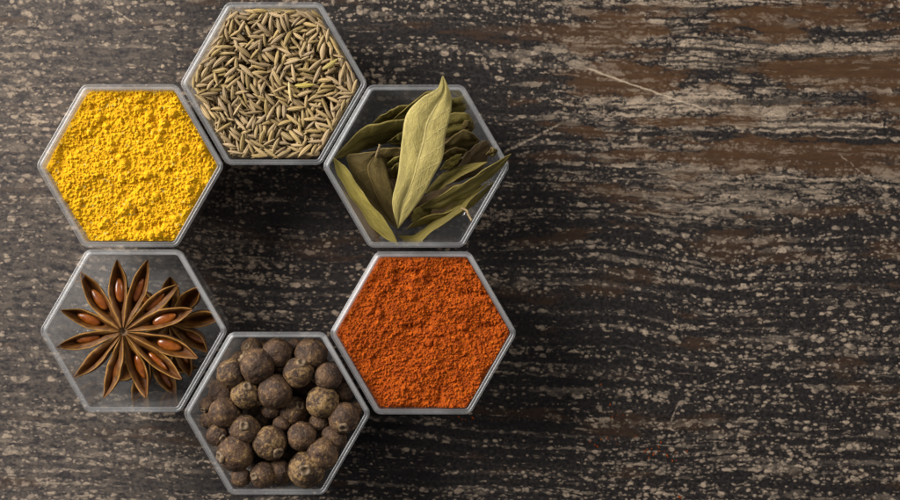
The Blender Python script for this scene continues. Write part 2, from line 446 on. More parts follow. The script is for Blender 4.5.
# ------------------------------------------------------------------ powders
def value_noise(rng, n, cells):
    g = rng.random((cells + 2, cells + 2))
    t = np.linspace(0, cells, n, endpoint=False); i = t.astype(int); f = t - i; f = f * f * (3 - 2 * f)
    a = g[np.ix_(i, i)]; b = g[np.ix_(i, i + 1)]; c = g[np.ix_(i + 1, i)]; d = g[np.ix_(i + 1, i + 1)]
    fx = f[None, :]; fy = f[:, None]
    return a * (1 - fx) * (1 - fy) + b * fx * (1 - fy) + c * (1 - fx) * fy + d * fx * fy
def powder(key, mat, name, label, seed, level, clumps, rough, edge, soft=2):
    rng = np.random.default_rng(seed)
    n = 700; half = 23.0; res = 2 * half / n
    ax = np.linspace(-half, half, n)
    X, Y = np.meshgrid(ax, ax)
    H = level + (value_noise(rng, n, 5) - .5) * 1.0 + (value_noise(rng, n, 11) - .5) * 1.1 - 1.0 * np.clip(value_noise(rng, n, 17) - .72, 0, 1) / .28
    q = hex_q(X, Y)
    en = value_noise(rng, n, 14)
    H -= np.clip((q - (AP_TOP - WALL - edge - 1.6 * en)) / 2.2, 0, 1.5) ** 1.6 * (1.2 + 1.6 * value_noise(rng, n, 9))
    B = H.copy()
    for cnt, r0, r1, lift in clumps:
        xs = rng.uniform(-half, half, cnt); ys = rng.uniform(-half, half, cnt); rs = r0 + (r1 - r0) * rng.random(cnt) ** 2.2
        for x, y, r in zip(xs, ys, rs):
            i0 = max(0, int((y - r + half) / res)); i1 = min(n, int((y + r + half) / res) + 2)
            j0 = max(0, int((x - r + half) / res)); j1 = min(n, int((x + r + half) / res) + 2)
            if i1 <= i0 or j1 <= j0: continue
            dx = X[i0:i1, j0:j1] - x; dy = Y[i0:i1, j0:j1] - y
            e = rng.uniform(.75, 1.3)
            d2 = dx * dx * e + dy * dy / e
            ci, cj = min(n - 1, (i0 + i1) // 2), min(n - 1, (j0 + j1) // 2)
            cz = B[ci, cj] + r * (lift * rng.uniform(.3, 1.0) - .35)
            hh = np.where(d2 < r * r, cz + np.sqrt(np.maximum(r * r - d2, 0)), -9)
            H[i0:i1, j0:j1] = np.maximum(H[i0:i1, j0:j1], hh)
    H += rough * ((value_noise(rng, n, 90) - .5) * 1.0 + (value_noise(rng, n, 180) - .5) * .8 + (value_noise(rng, n, 320) - .5) * .6)
    for _ in range(soft):
        H = (H + np.roll(H, 1, 0) + np.roll(H, -1, 0) + np.roll(H, 1, 1) + np.roll(H, -1, 1)) / 5
    # an even triangular net inside the wall, then a skirt to the floor
    NR = 190
    L = np.array(hex_loop(1.0, .09, 9)); L2 = np.roll(L, -1, axis=0)
    L = np.array([a_ + (b_ - a_) * q for a_, b_ in zip(L, L2) for q in np.arange(0, 1, .02)])
    la = np.unwrap(np.arctan2(L[:, 1], L[:, 0])); lr = np.hypot(L[:, 0], L[:, 1])
    la = np.r_[la, la[0] + 2 * math.pi]; lr = np.r_[lr, lr[0]]
    def rad(a): return np.interp((a - la[0]) % (2 * math.pi) + la[0], la, lr)
    RS = 1 / math.cos(math.pi / 6)
    cx_ = [(RS * math.cos(k * math.pi / 3), RS * math.sin(k * math.pi / 3)) for k in range(7)]
    top_ap = inner_ap(level) - .12
    px_, py_ = [np.zeros(1)], [np.zeros(1)]
    def ring(r):
        t = np.arange(r) / r
        x = np.concatenate([cx_[k][0] + (cx_[k + 1][0] - cx_[k][0]) * t for k in range(6)])
        y = np.concatenate([cx_[k][1] + (cx_[k + 1][1] - cx_[k][1]) * t for k in range(6)])
        a = np.arctan2(y, x); d = np.hypot(x, y)
        g = 1 + (rad(a) / d - 1) * (r / NR) ** 6
        return x * g, y * g
    for r in range(1, NR + 1):
        x, y = ring(r); f = top_ap * r / NR
        jit = .035 if r < NR else 0
        px_.append(x * f + rng.uniform(-jit, jit, len(x))); py_.append(y * f + rng.uniform(-jit, jit, len(x)))
    px_ = np.concatenate(px_); py_ = np.concatenate(py_)
    fi = np.clip((py_ + half) / res, 0, n - 1).astype(int); fj = np.clip((px_ + half) / res, 0, n - 1).astype(int)
    vs = list(zip(px_, py_, H[fi, fj]))
    fs = []
    st = lambda r: 0 if r == 0 else 1 + 3 * r * (r - 1)
    for r in range(1, NR + 1):
        o0, i0 = st(r), st(r - 1); no, ni = 6 * r, max(1, 6 * (r - 1))
        for k in range(6):
            for i in range(r):
                A = o0 + (k * r + i) % no; B = o0 + (k * r + i + 1) % no
                Cc = i0 + ((k * (r - 1) + i) % ni if r > 1 else 0)
                fs.append((A, B, Cc))
                if i < r - 1: fs.append((B, i0 + (k * (r - 1) + i + 1) % ni, Cc))
    NA = 6 * NR; prev = st(NR); bx, by = ring(NR)
    for z in (16, 8, 1.6):
        f = inner_ap(z) - .12; nb = len(vs)
        vs += [(x * f, y * f, z) for x, y in zip(bx, by)]
        for k in range(NA):
            l = (k + 1) % NA; fs.append((prev + k, nb + k, nb + l, prev + l))
        prev = nb
    fs.append(tuple(prev + k for k in range(NA))[::-1])
    me = mesh_from(vs, fs, name)
    o = link_mesh(name, me, mat)
    o.location = BOX[key] * MM
    tag(o, label, 'spice powder', kind='stuff')
powder('yellow', M_YEL, 'yellow_powder', 'crumbly bright yellow powder filling the left upper box to its rim', 3, 22.6,
       [(170, .5, 1.3, .45), (3600, .16, .45, .85), (7000, .12, .28, 1.2)], .40, .4, 3)
powder('red', M_RED, 'orange_powder', 'fine orange red powder filling the right lower box to its rim', 8, 23.2,
       [(60, .5, 1.3, .3), (900, .2, .5, .7), (9000, .10, .22, 1.2)], .45, .15)

# ------------------------------------------------------------------ cumin seeds
def cumin_mesh(seed, na=32, nl=18):
    rng = random.Random(seed)
    vs, fs, uvs = [], [], []
    L, r = 5.0, .74; bend = rng.uniform(-.28, .28)
    for i in range(nl + 1):
        t = i / nl; x = (t - .5) * L
        w_ = r * (math.sin(math.pi * min(1, t * .97 + .012)) ** .62) * (1 - .16 * t) + .04
        for k in range(na):
            a = 2 * math.pi * k / na
            rr = w_ * (1 + .045 * math.cos(8 * a) + .03 * math.sin(3 * a + seed))
            vs.append((x, rr * math.cos(a) + bend * (1 - (2 * t - 1) ** 2), .86 * rr * math.sin(a)))
            uvs.append((k / na if k <= na // 2 else 1 - k / na, t))
    for i in range(nl):
        for k in range(na):
            l = (k + 1) % na
            fs.append((i * na + k, i * na + l, (i + 1) * na + l, (i + 1) * na + k))
    fs.append(tuple(range(na))[::-1]); fs.append(tuple(nl * na + k for k in range(na)))
    # little dry stalk end
    b = len(vs)
    for x, rr in ((L / 2 - .1, .10), (L / 2 + rng.uniform(.2, .6), .05)):
        for k in range(5):
            a = 2 * math.pi * k / 5; vs.append((x, rr * math.cos(a), rr * math.sin(a))); uvs.append((.0, 1.0))
    for k in range(5): fs.append((b + k, b + (k + 1) % 5, b + 5 + (k + 1) % 5, b + 5 + k))
    fs.append((b + 5, b + 6, b + 7, b + 8, b + 9))
    return mesh_from(vs, fs, 'cumin_seed', uvs)
def cumin():
    rng = np.random.default_rng(11); rr_ = random.Random(4)
    meshes = [cumin_mesh(s) for s in range(6)]
    for m in meshes: m.materials.append(M_SEED)
    low = [cumin_mesh(s + 20, 8, 6) for s in range(2)]
    half = 23.0; res = .16; n = int(2 * half / res)
    ax = (np.arange(n) + .5) * res - half
    X, Y = np.meshgrid(ax, ax); Q = hex_q(X, Y)
    H = np.full((n, n), 1.2); H = np.maximum(H, np.where(Q < 13.5, 14.5, 0))     # packed core
    ID = np.full((n, n), -1)
    placed = []
    TOP = 23.5
    fails = 0
    while fails < 2200 and len(placed) < 3600:
        best = None
        for _ in range(5):
            sc = rng.uniform(.64, .98); L = 5.0 * sc; r = .66 * sc * rng.uniform(.80, 1.14)
            x = rng.uniform(-half, half); y = rng.uniform(-20, 20); yaw = rng.uniform(0, 2 * math.pi)
            if rng.random() < .30:                                   # settle along a wall
                kk = rng.integers(6); aa = math.pi / 6 + kk * math.pi / 3
                rad_ = inner_ap(rng.uniform(15, 23)) - rng.uniform(.6, 2.2); tt = rng.uniform(-10, 10)
                x, y = rad_ * math.cos(aa) - tt * math.sin(aa), rad_ * math.sin(aa) + tt * math.cos(aa)
                yaw = aa + math.pi / 2 + rng.normal(0, .75)
            cx, sy = math.cos(yaw), math.sin(yaw)
            ends = [(x + s * L * .5 * cx, y + s * L * .5 * sy) for s in (-1, 1)]
            if max(in_hex(ex, ey, 0) for ex, ey in ends) > inner_ap(23) - .2: continue
            R = L * .52
            i0, i1 = int((y - R + half) / res), int((y + R + half) / res) + 1
            j0, j1 = int((x - R + half) / res), int((x + R + half) / res) + 1
            i0 = max(0, i0); j0 = max(0, j0)
            dx = X[i0:i1, j0:j1] - x; dy = Y[i0:i1, j0:j1] - y
            uu = dx * cx + dy * sy; vv = -dx * sy + dy * cx
            prof = r * np.sqrt(np.maximum(0, 1 - (uu / (L / 2)) ** 2)) ** 1.2
            mask = (np.abs(vv) < prof) & (np.abs(uu) < L / 2)
            if mask.sum() < 10: continue
            h = H[i0:i1, j0:j1]
            f_ = mask & (uu > L * .12); b_ = mask & (uu < -L * .12)
            sl = (np.percentile(h[f_], 85) - np.percentile(h[b_], 85)) / (L * .62)
            sl = float(np.clip(sl, -.28, .28))
            th = np.sqrt(np.maximum(prof ** 2 - vv ** 2, 0)) * .86
            z0 = float(np.percentile((h - sl * uu + th)[mask], 96))
            zmin = z0 - abs(sl) * L / 2
            if max(in_hex(ex, ey, 0) for ex, ey in ends) > inner_ap(max(1, min(24, zmin))) - .2: continue
            if in_hex(x, y, 0) > inner_ap(max(1, min(24, z0))) - r * .85: continue
            z0 -= .7 * max(0, min(1, (in_hex(x, y, 0) - 12.5) / 5))      # fuller towards the walls
            if best is None or z0 < best[0]: best = (z0, x, y, yaw, sl, sc, r, (i0, i1, j0, j1), mask, uu, th)
        if best is None or best[0] > TOP + .5 * rng.random(): fails += 1; continue
        z0, x, y, yaw, sl, sc, r, (i0, i1, j0, j1), mask, uu, th = best
        z0 += .7 * max(0, min(1, (in_hex(x, y, 0) - 12.5) / 5))
        newh = z0 + sl * uu + th
        hh = H[i0:i1, j0:j1]; idd = ID[i0:i1, j0:j1]
        up = mask & (newh > hh)
        hh[up] = newh[up]; idd[up] = len(placed)
        placed.append((x, y, z0, yaw, sl, sc, r / .74))
    cnt = np.bincount(ID[ID >= 0], minlength=len(placed))
    order = np.argsort(-cnt)
    top = set(int(i) for i in order[:297])
    org = BOX['cumin']
    vs, fs, uvs = [], [], []
    lowdata = []
    for m in low:
        lowdata.append(([v.co.copy() / MM for v in m.vertices], [tuple(p.vertices) for p in m.polygons], 8))
    med = [cumin_mesh(s + 40, 18, 10) for s in range(2)]
    meddata = [([v.co.copy() / MM for v in m.vertices], [tuple(p.vertices) for p in m.polygons], 18) for m in med]
    for i, (x, y, z, yaw, sl, sc, rs) in enumerate(placed):
        rot = Matrix.Rotation(yaw, 4, 'Z') @ Matrix.Rotation(-math.atan(sl), 4, 'Y') @ Matrix.Rotation(rr_.uniform(0, 6.28), 4, 'X')
        if rr_.random() < .5: rot = rot @ Matrix.Rotation(math.pi, 4, 'Z')
        if i in top:
            o = bpy.data.objects.new('cumin_seed', meshes[i % 6]); C.objects.link(o)
            o.matrix_world = Matrix.Translation((org + Vector((x, y, z))) * MM) @ rot @ Matrix.Diagonal((sc, rs, rs, 1))
            tag(o, 'ridged tan brown cumin seed lying loose in the heap of seeds', 'seed', 'cumin seeds heaped in the top box')
        else:
            V, F, na = (meddata if cnt[i] > 0 else lowdata)[i % 2]
            mt = Matrix.Translation((x, y, z)) @ rot @ Matrix.Diagonal((sc, rs, rs, 1))
            b = len(vs); vs += [mt @ v for v in V]; fs += [tuple(b + q for q in f) for f in F]
            uvs += [(((k % na) / na) * .5, .5) for k in range(len(V))]
    # packed core below the loose seeds
    Lp = hex_loop(13.3, 1); nL = len(Lp); b = len(vs)
    vs += [(x, y, 1.3) for x, y in Lp] + [(x, y, 14.2) for x, y in Lp]; uvs += [(0, .5)] * (2 * nL)
    fs += [tuple(b + nL + k for k in range(nL))] + [(b + k, b + (k + 1) % nL, b + nL + (k + 1) % nL, b + nL + k) for k in range(nL)]
    o = link_mesh('cumin_heap', mesh_from(vs, fs, 'cumin_heap', uvs), M_SEED)
    o.location = org * MM
    tag(o, 'packed mass of cumin seeds below the top layer of the heap', 'seeds', kind='stuff')
    print('cumin', len(placed), int((cnt > 0).sum()), 'mean top', float(H[Q < 17].mean()), len(vs))
    # three odd ones the eye picks out, laid on the heap
    def ztop(x, y, L, yaw, r):
        zz = [H[int((y + s * L / 2 * math.sin(yaw) + half) / res), int((x + s * L / 2 * math.cos(yaw) + half) / res)] for s in (-.9, -.45, 0, .45, .9)]
        return max(zz) + r * .8
    def odd(px, py, deg, name, label, mesh, s3, r):
        p = P(px, py, 23) - org; yaw = R_(deg)
        o = bpy.data.objects.new(name, mesh); C.objects.link(o)
        z = ztop(p.x, p.y, 5 * s3[0], yaw, r)
        o.matrix_world = Matrix.Translation((org + Vector((p.x, p.y, z))) * MM) @ Matrix.Rotation(yaw, 4, 'Z') @ Matrix.Diagonal((*s3, 1))
        tag(o, label, 'seed' if name == 'cumin_seed' else 'stalk')
    g = meshes[1].copy(); g.materials.clear(); g.materials.append(M_SEEDG)
    st = meshes[2].copy(); st.materials.clear(); st.materials.append(M_STRAW)
    odd(305, 85.5, 3, 'cumin_seed', 'yellow green cumin seed just right of the middle of the heap', g, (.95, .8, .7), .5)
    odd(331, 65, 35, 'cumin_seed', 'yellow green cumin seed near the right corner of its box', g, (.9, .8, .7), .5)
    odd(291, 92, 97, 'dry_stalk', 'pale short straw standing out in the middle of the cumin heap', st, (1.0, .42, .42), .3)
    odd(283, 10.5, -3, 'dry_stalk', 'long pale straw lying along the top edge of the cumin heap', st, (1.5, .30, .30), .25)
cumin()

# ------------------------------------------------------------------ allspice berries
def berry_mesh(seed):
    bm = bmesh.new(); bmesh.ops.create_icosphere(bm, subdivisions=5, radius=1.0)
    for v in bm.verts:
        d = v.co.normalized()
        q = d * 1.3 + Vector((seed * 7.1, seed * 3.3, 0))
        f = 1 + .085 * mnoise.noise(q) + .034 * mnoise.noise(q * 3.4) - .030 * abs(mnoise.noise(q * 6.5)) + .018 * mnoise.noise(q * 15)
        ang = math.acos(max(-1, min(1, d.z)))
        if ang < .34: f -= .07 * (1 - ang / .34)                  # dimple round the calyx
        v.co = d * f
        v.co.z *= .97
    for v in bm.verts: v.co *= MM
    me = bpy.data.meshes.new('allspice_berry'); bm.to_mesh(me); bm.free()
    me.polygons.foreach_set('use_smooth', [True] * len(me.polygons)); me.materials.append(M_BERRY)
    return me
def calyx_mesh(seed):
    rng = random.Random(seed); vs, fs = [], []
    N = 20; prof = [(.33, .90), (.31, 1.01), (.24, 1.055), (.17, 1.03), (.13, .95), (.03, .915)]
    for k in range(N):
        a = 2 * math.pi * k / N
        j = 1 + .06 * math.sin(4 * a + seed) + .05 * math.sin(3 * a) + rng.uniform(-.05, .05)
        for i, (r, z) in enumerate(prof): vs.append((r * math.cos(a) * (j if i < 4 else 1), r * math.sin(a) * (j if i < 4 else 1), z + (.03 * math.sin(4 * a + seed) if 0 < i < 4 else 0)))
    m = len(prof)
    for k in range(N):
        l = (k + 1) % N
        for i in range(m - 1): fs.append((k * m + i, l * m + i, l * m + i + 1, k * m + i + 1))
    fs.append(tuple(k * m + m - 1 for k in range(N)))
    me = mesh_from(vs, fs, 'calyx'); me.materials.append(M_CALYX)
    me.polygons.foreach_set('use_smooth', [True] * len(me.polygons)); return me
def berries():
    rng = random.Random(21)
    BM = [berry_mesh(s) for s in range(6)]; CM = [calyx_mesh(s) for s in range(3)]
    org = BOX['berries']; cam_xy = -org
    # (crop x, crop y, radius, level, gold, calyx x, calyx y, label)   level 0 upper .. 2 deep
    T_ = [
     (215, 57, 30, 1, .2, 205, 48, 'small brown allspice berry with open calyx ring by the top left rim'),
     (293, 66, 42, 0, .0, None, None, 'dark smooth allspice berry against the middle of the top rim'),
     (395, 72, 44, 0, .35, None, None, 'large allspice berry near the top right corner of its box'),
     (348, 52, 28, 2, .1, None, None, 'half hidden allspice berry wedged between two larger ones at the top rim'),
     (152, 130, 42, 0, .5, None, None, 'golden brown allspice berry at the upper left, left of the knobbly one'),
     (235, 117, 50, 0, .3, 184, 84, 'big knobbly allspice berry with a nub pointing to the upper left'),
     (354, 135, 42, 0, .6, 365, 104, 'allspice berry with golden top below the gap in the top row'),
     (441, 145, 38, 0, .1, None, None, 'dark brown allspice berry along the upper right rim'),
     (118, 187, 38, 1, .1, None, None, 'brown allspice berry tucked under the upper left one beside the rim'),
     (203, 197, 40, 0, .9, 212, 172, 'yellowish allspice berry left of the large round centre berry'),
     (287, 190, 48, 0, .3, None, None, 'large round allspice berry at the centre of the heap, partly over a small one'),
     (421, 220, 45, 0, .95, None, None, 'brightest golden speckled allspice berry on the right of the heap'),
     (481, 195, 27, 1, .1, None, None, 'small dark allspice berry behind the golden one at the right rim'),
     (72, 228, 25, 1, .0, 62, 240, 'small blackish allspice berry at the far left corner'),
     (75, 272, 27, 1, .2, None, None, 'small brown allspice berry just below the blackish one in the left corner'),
     (140, 250, 43, 0, .15, None, None, 'dark allspice berry in the left half, beside the two small corner berries'),
     (340, 245, 40, 1, .25, 362, 226, 'shaded allspice berry with a slit calyx right of the heap centre'),
     (245, 267, 33, 2, .1, None, None, 'deep set allspice berry in shadow below the yellowish one'),
     (273, 240, 26, 1, .2, None, None, 'small allspice berry peeping out under the large centre berry'),
     (200, 298, 41, 0, .25, 204, 283, 'allspice berry with a pale round scar on top, left of centre'),
     (304, 282, 24, 1, .1, None, None, 'tiny allspice berry in the gap at the middle of the heap'),
     (416, 277, 33, 1, .25, None, None, 'brown allspice berry directly under the golden speckled one'),
     (490, 265, 43, 0, .2, 492, 290, 'large brown allspice berry with pale dot at the right corner'),
     (522, 242, 22, 1, .1, None, None, 'small allspice berry squeezed into the extreme right corner'),
     (118, 315, 32, 0, .2, 138, 323, 'allspice berry with a dark open calyx near the left lower rim'),
     (272, 337, 47, 0, .6, 300, 362, 'large greenish gold allspice berry in the lower middle'),
     (363, 318, 40, 0, .05, None, None, 'dark smooth allspice berry right of the greenish gold one'),
     (458, 327, 37, 1, .2, None, None, 'brown allspice berry on the lower right rim below the corner one'),
     (158, 378, 51, 0, .25, 118, 388, 'biggest brown allspice berry at the lower left with calyx on its left'),
     (325, 370, 28, 2, .05, None, None, 'small dim allspice berry between the lower middle berries'),
     (432, 378, 45, 0, .35, None, None, 'large allspice berry on the lower right leaning over the calyx topped one'),
     (378, 415, 51, 0, .85, 381, 411, 'tan allspice berry with a raised calyx on top near the bottom right'),
     (240, 385, 25, 2, .05, None, None, 'small shaded allspice berry right of the biggest one'),
     (246, 440, 35, 0, .2, 228, 440, 'allspice berry with a clear round ring by the bottom rim'),
     (300, 430, 35, 1, .1, None, None, 'plain dark allspice berry at the middle of the bottom rim'),
     (182, 447, 27, 0, .2, None, None, 'small allspice berry at the bottom left corner under the biggest one'),
     (165, 80, 27, 2, .1, None, None, 'partly hidden allspice berry between the upper left rim and its neighbours'),
     (377, 183, 26, 2, .0, None, None, 'dark allspice berry deep between the centre and the golden speckled one'),
    ]
    placed = []
    def contact(x, y, r):
        z = FLOOR_Z + .2 + r
        for (a, b, c, s) in placed:
            d2 = (x - a) ** 2 + (y - b) ** 2; rr = (r + s) * .985
            if d2 < rr * rr: z = max(z, c + math.sqrt(rr * rr - d2))
        return z
    def put(x, y, z, r, gold, cal, label):
        q = Vector((cal[0], cal[1], math.sqrt(max(0.02, 1 - cal[0] ** 2 - cal[1] ** 2)) * cal[2])).normalized()
        o = bpy.data.objects.new('allspice_berry', BM[rng.randrange(6)]); C.objects.link(o)
        rot = q.to_track_quat('Z', 'Y').to_matrix().to_4x4() @ Matrix.Rotation(rng.uniform(0, 6.28), 4, 'Z')
        o.matrix_world = Matrix.Translation((org + Vector((x, y, z))) * MM) @ rot @ Matrix.Scale(r, 4)
        o.color = (gold, 0, 0, 1)
        tag(o, label, 'allspice berry', 'allspice berries heaped in the bottom box')
        c = bpy.data.objects.new('calyx', CM[rng.randrange(3)]); C.objects.link(c); c.parent = o
    # lower layers: dropped at random, each settling in the lowest place found
    nh = 0
    while nh < 90:
        best = None
        for _ in range(40):
            r = rng.uniform(2.3, 3.7)
            x, y = rng.uniform(-20, 20), rng.uniform(-18, 18)
            z = contact(x, y, r)
            if in_hex(x, y, 0) > inner_ap(min(z, 20)) - r * 1.04: continue
            if best is None or z < best[2]: best = (x, y, z, r)
        if best is None or best[2] > 12.6: break
        placed.append(best); nh += 1
        put(best[0], best[1], best[2], best[3], rng.uniform(0, .3), (rng.uniform(-.6, .6), rng.uniform(-.6, .6), rng.choice((-1, 1))),
            'dark allspice berry deep in the heap beneath the upper layer')
    zs = []
    for lev in (2, 1, 0):
        for (cx, cy, cr, l, gold, kx, ky, label) in T_:
            if l != lev: continue
            px, py = 175 + cx * .35, 325 + cy * .35
            z = 16.0
            for _ in range(4):
                p = P(px, py, z) - org
                r = cr * .35 * .25 * 1.05 * (CAM_Z - z) / (CAM_Z - RIM_Z)
                lim = inner_ap(min(z, 23)) - r * .99
                q = in_hex(p.x, p.y, 0)
                if q > lim: p *= lim / q
                z = contact(p.x, p.y, r)
                z = min(max(z, {0: 21.0, 1: 19.2, 2: 15.0}[lev]), {0: 22.6, 1: 20.4, 2: 16.4}[lev])
            placed.append((p.x, p.y, z, r)); zs.append(round(z, 1))
            if kx is None: cal = (rng.uniform(-.5, .5), rng.uniform(-.5, .5), -1)
            else: cal = ((kx - cx) / cr * .97, -(ky - cy) / cr * .97, 1)
            put(p.x, p.y, z, r, gold, cal, label)
    print('berries', nh, zs)
berries()

# ------------------------------------------------------------------ bay leaves
def leaf(pts, width, up, mat, label, fold=.12, curl=.0, wave=.25, seed=0, stalk=True, peak=.45, stalk_mat=None):
    """pts: photo positions with heights (x, y, z) from stalk end to tip; up: where the upper face looks"""
    rng = random.Random(seed)
    cp = [P(*p) for p in pts]
    def cat(t):
        n = len(cp) - 1; s = min(n - 1, int(t * n)); f = t * n - s
        p0 = cp[max(0, s - 1)]; p1 = cp[s]; p2 = cp[s + 1]; p3 = cp[min(n, s + 2)]
        return .5 * ((2 * p1) + (p2 - p0) * f + (2 * p0 - 5 * p1 + 4 * p2 - p3) * f * f + (3 * p1 - p0 - 3 * p2 + p3) * f ** 3)
    up = Vector(up).normalized()
    NL, NW = 44, 16
    vs, fs, uvs = [], [], []
    base = cat(0)
    ph = rng.uniform(0, 6)
    k_ = math.log(.5) / math.log(peak)
    for i in range(NL + 1):
        t = i / NL
        c = cat(t); tg = (cat(min(1, t + .02)) - cat(max(0, t - .02))).normalized()
        sd = tg.cross(up).normalized(); nn = sd.cross(tg).normalized()
        hw = width * .5 * (math.sin(math.pi * t ** k_) ** .85) * (1 - .10 * t)
        hw = max(hw, .10)
        hl = hw * (1 + .05 * math.sin(9 * t + ph) + .02 * math.sin(31 * t + ph)); hr = hw * (1 + .05 * math.sin(8 * t + ph * 2) + .02 * math.sin(27 * t))
        for j in range(NW + 1):
            b = 2 * j / NW - 1
            s = (hr if b > 0 else hl) * b
            h = fold * abs(s) - curl * s * s / max(.5, width) + wave * abs(b) ** 2 * (math.sin(11 * t + ph + (1.3 if b > 0 else 0)) * .7 + math.sin(23 * t + 2 * ph) * .35)
            h += .18 * mnoise.noise(Vector((t * 6 + seed, b * 1.6, seed * .7)))
            vs.append(c + sd * s + nn * h - base); uvs.append((t, .5 + .5 * b))
    for i in range(NL):
        for j in range(NW):
            a = i * (NW + 1) + j
            fs.append((a, a + 1, a + NW + 2, a + NW + 1))
    me = mesh_from(vs, fs, 'bay_leaf', uvs)
    o = link_mesh('bay_leaf', me, mat)
    o.location = base * MM
    md = o.modifiers.new('thickness', 'SOLIDIFY'); md.thickness = .00022; md.offset = 0
    tag(o, label, 'bay leaf', 'dry bay leaves in the open box')
    if stalk:
        d = (cat(0) - cat(.05)).normalized(); sd = d.cross(up).normalized(); nn = sd.cross(d)
        vv, ff = [], []
        for i in range(6):
            q = i / 5; c = d * (q * 2.6 - .8) + nn * (.5 * q * q) + sd * (.25 * q * q); r = .34 - .06 * q
            for k in range(8):
                a = k * math.pi / 4; vv.append(c + (sd * math.cos(a) + nn * math.sin(a)) * r)
        for i in range(5):
            for k in range(8): ff.append((i * 8 + k, i * 8 + (k + 1) % 8, i * 8 + 8 + (k + 1) % 8, i * 8 + 8 + k))
        ff.append(tuple(range(40, 48))); ff.append(tuple(range(8))[::-1])
        link_mesh('stalk', mesh_from(vv, ff, 'stalk'), M_STEM, o)
    return o
def lp(cx, cy, z): return (320 + cx * .38, 70 + cy * .38, z)
def leaf2(ea, eb, mat, label, bulge=.10, crease=.35, wave=.22, seed=0, stalk=None, ragged=.10):
    """a leaf between its two margins, each running from the stalk end to the tip"""
    A = [lp(*p) for p in ea]; B = [lp(*p) for p in eb]
    A = [P(*p) for p in A]; B = [P(*p) for p in B]
    def cat(cp, t):
        n = len(cp) - 1; q = min(n - 1, int(t * n)); f = t * n - q
        p0 = cp[max(0, q - 1)]; p1 = cp[q]; p2 = cp[q + 1]; p3 = cp[min(n, q + 2)]
        return .5 * ((2 * p1) + (p2 - p0) * f + (2 * p0 - 5 * p1 + 4 * p2 - p3) * f * f + (3 * p1 - p0 - 3 * p2 + p3) * f ** 3)
    rng = random.Random(seed + 50); ph = rng.uniform(0, 6)
    NL, NW = 60, 18
    base = A[0].copy(); vs, fs, uvs = [], [], []
    for i in range(NL + 1):
        t = i / NL
        l, r = cat(A, t), cat(B, t); wv = r - l; wd = wv.length
        t0, t1 = max(0, t - .02), min(1, t + .02)
        tg = ((cat(A, t1) + cat(B, t1)) - (cat(A, t0) + cat(B, t0))).normalized()
        nn = wv.cross(tg)
        if nn.length < 1e-6: nn = Vector((0, 0, 1))
        nn.normalize()
        if nn.z < 0: nn = -nn
        for j in range(NW + 1):
            q = j / NW; b = 2 * q - 1
            p = l + wv * q
            h = bulge * wd * (1 - b * b) - crease * math.exp(-(b / .22) ** 2) * min(1, wd / 3)
            h += wave * min(1, wd / 4) * abs(b) ** 1.5 * (math.sin(10 * t + ph + (1.7 if b > 0 else 0)) + .5 * math.sin(23 * t + 2 * ph + b))
            h += .30 * min(1, wd / 4) * mnoise.noise(Vector((t * 7 + seed * 3.1, b * 1.8, seed * .7)))
            edge = abs(b) ** 6 * min(1, wd / 3)
            p = p + wv.normalized() * (ragged * edge * (math.sin(29 * t + ph) + .8 * mnoise.noise(Vector((t * 30, seed, b)))) if wd > 1e-4 else 0)
            vs.append(p + nn * h - base); uvs.append((t, q))
    for i in range(NL):
        for j in range(NW):
            a = i * (NW + 1) + j
            fs.append((a, a + NW + 1, a + NW + 2, a + 1))
    me = mesh_from(vs, fs, 'bay_leaf', uvs)
    bm = bmesh.new(); bm.from_mesh(me)
    if sum(f.normal.z * f.calc_area() for f in bm.faces) < 0: bmesh.ops.reverse_faces(bm, faces=bm.faces)
    bm.to_mesh(me); bm.free()
    o = link_mesh('bay_leaf', me, mat); o.location = base * MM
    md = o.modifiers.new('thickness', 'SOLIDIFY'); md.thickness = .00017; md.offset = 0
    tag(o, label, 'bay leaf', 'dry bay leaves in the open box')
    if stalk:
        pts = [P(*lp(*p)) - base for p in stalk]; vv, ff = [], []
        NS = 10
        for i in range(NS + 1):
            t = i / NS; c = cat(pts, t); d = (cat(pts, min(1, t + .05)) - cat(pts, max(0, t - .05))).normalized()
            sd = d.cross(Vector((0, 0, 1))).normalized(); n2 = sd.cross(d); rr = .36 - .06 * t + (.14 if i == NS else 0)
            for k in range(8):
                a = k * math.pi / 4; vv.append(c + (sd * math.cos(a) + n2 * math.sin(a)) * rr)
        for i in range(NS):
            for k in range(8): ff.append((i * 8 + k, i * 8 + (k + 1) % 8, i * 8 + 8 + (k + 1) % 8, i * 8 + 8 + k))
        ff.append(tuple(range(NS * 8, NS * 8 + 8))); ff.append(tuple(range(8))[::-1])
        link_mesh('stalk', mesh_from(vv, ff, 'stalk'), M_STEM, o)
    return o
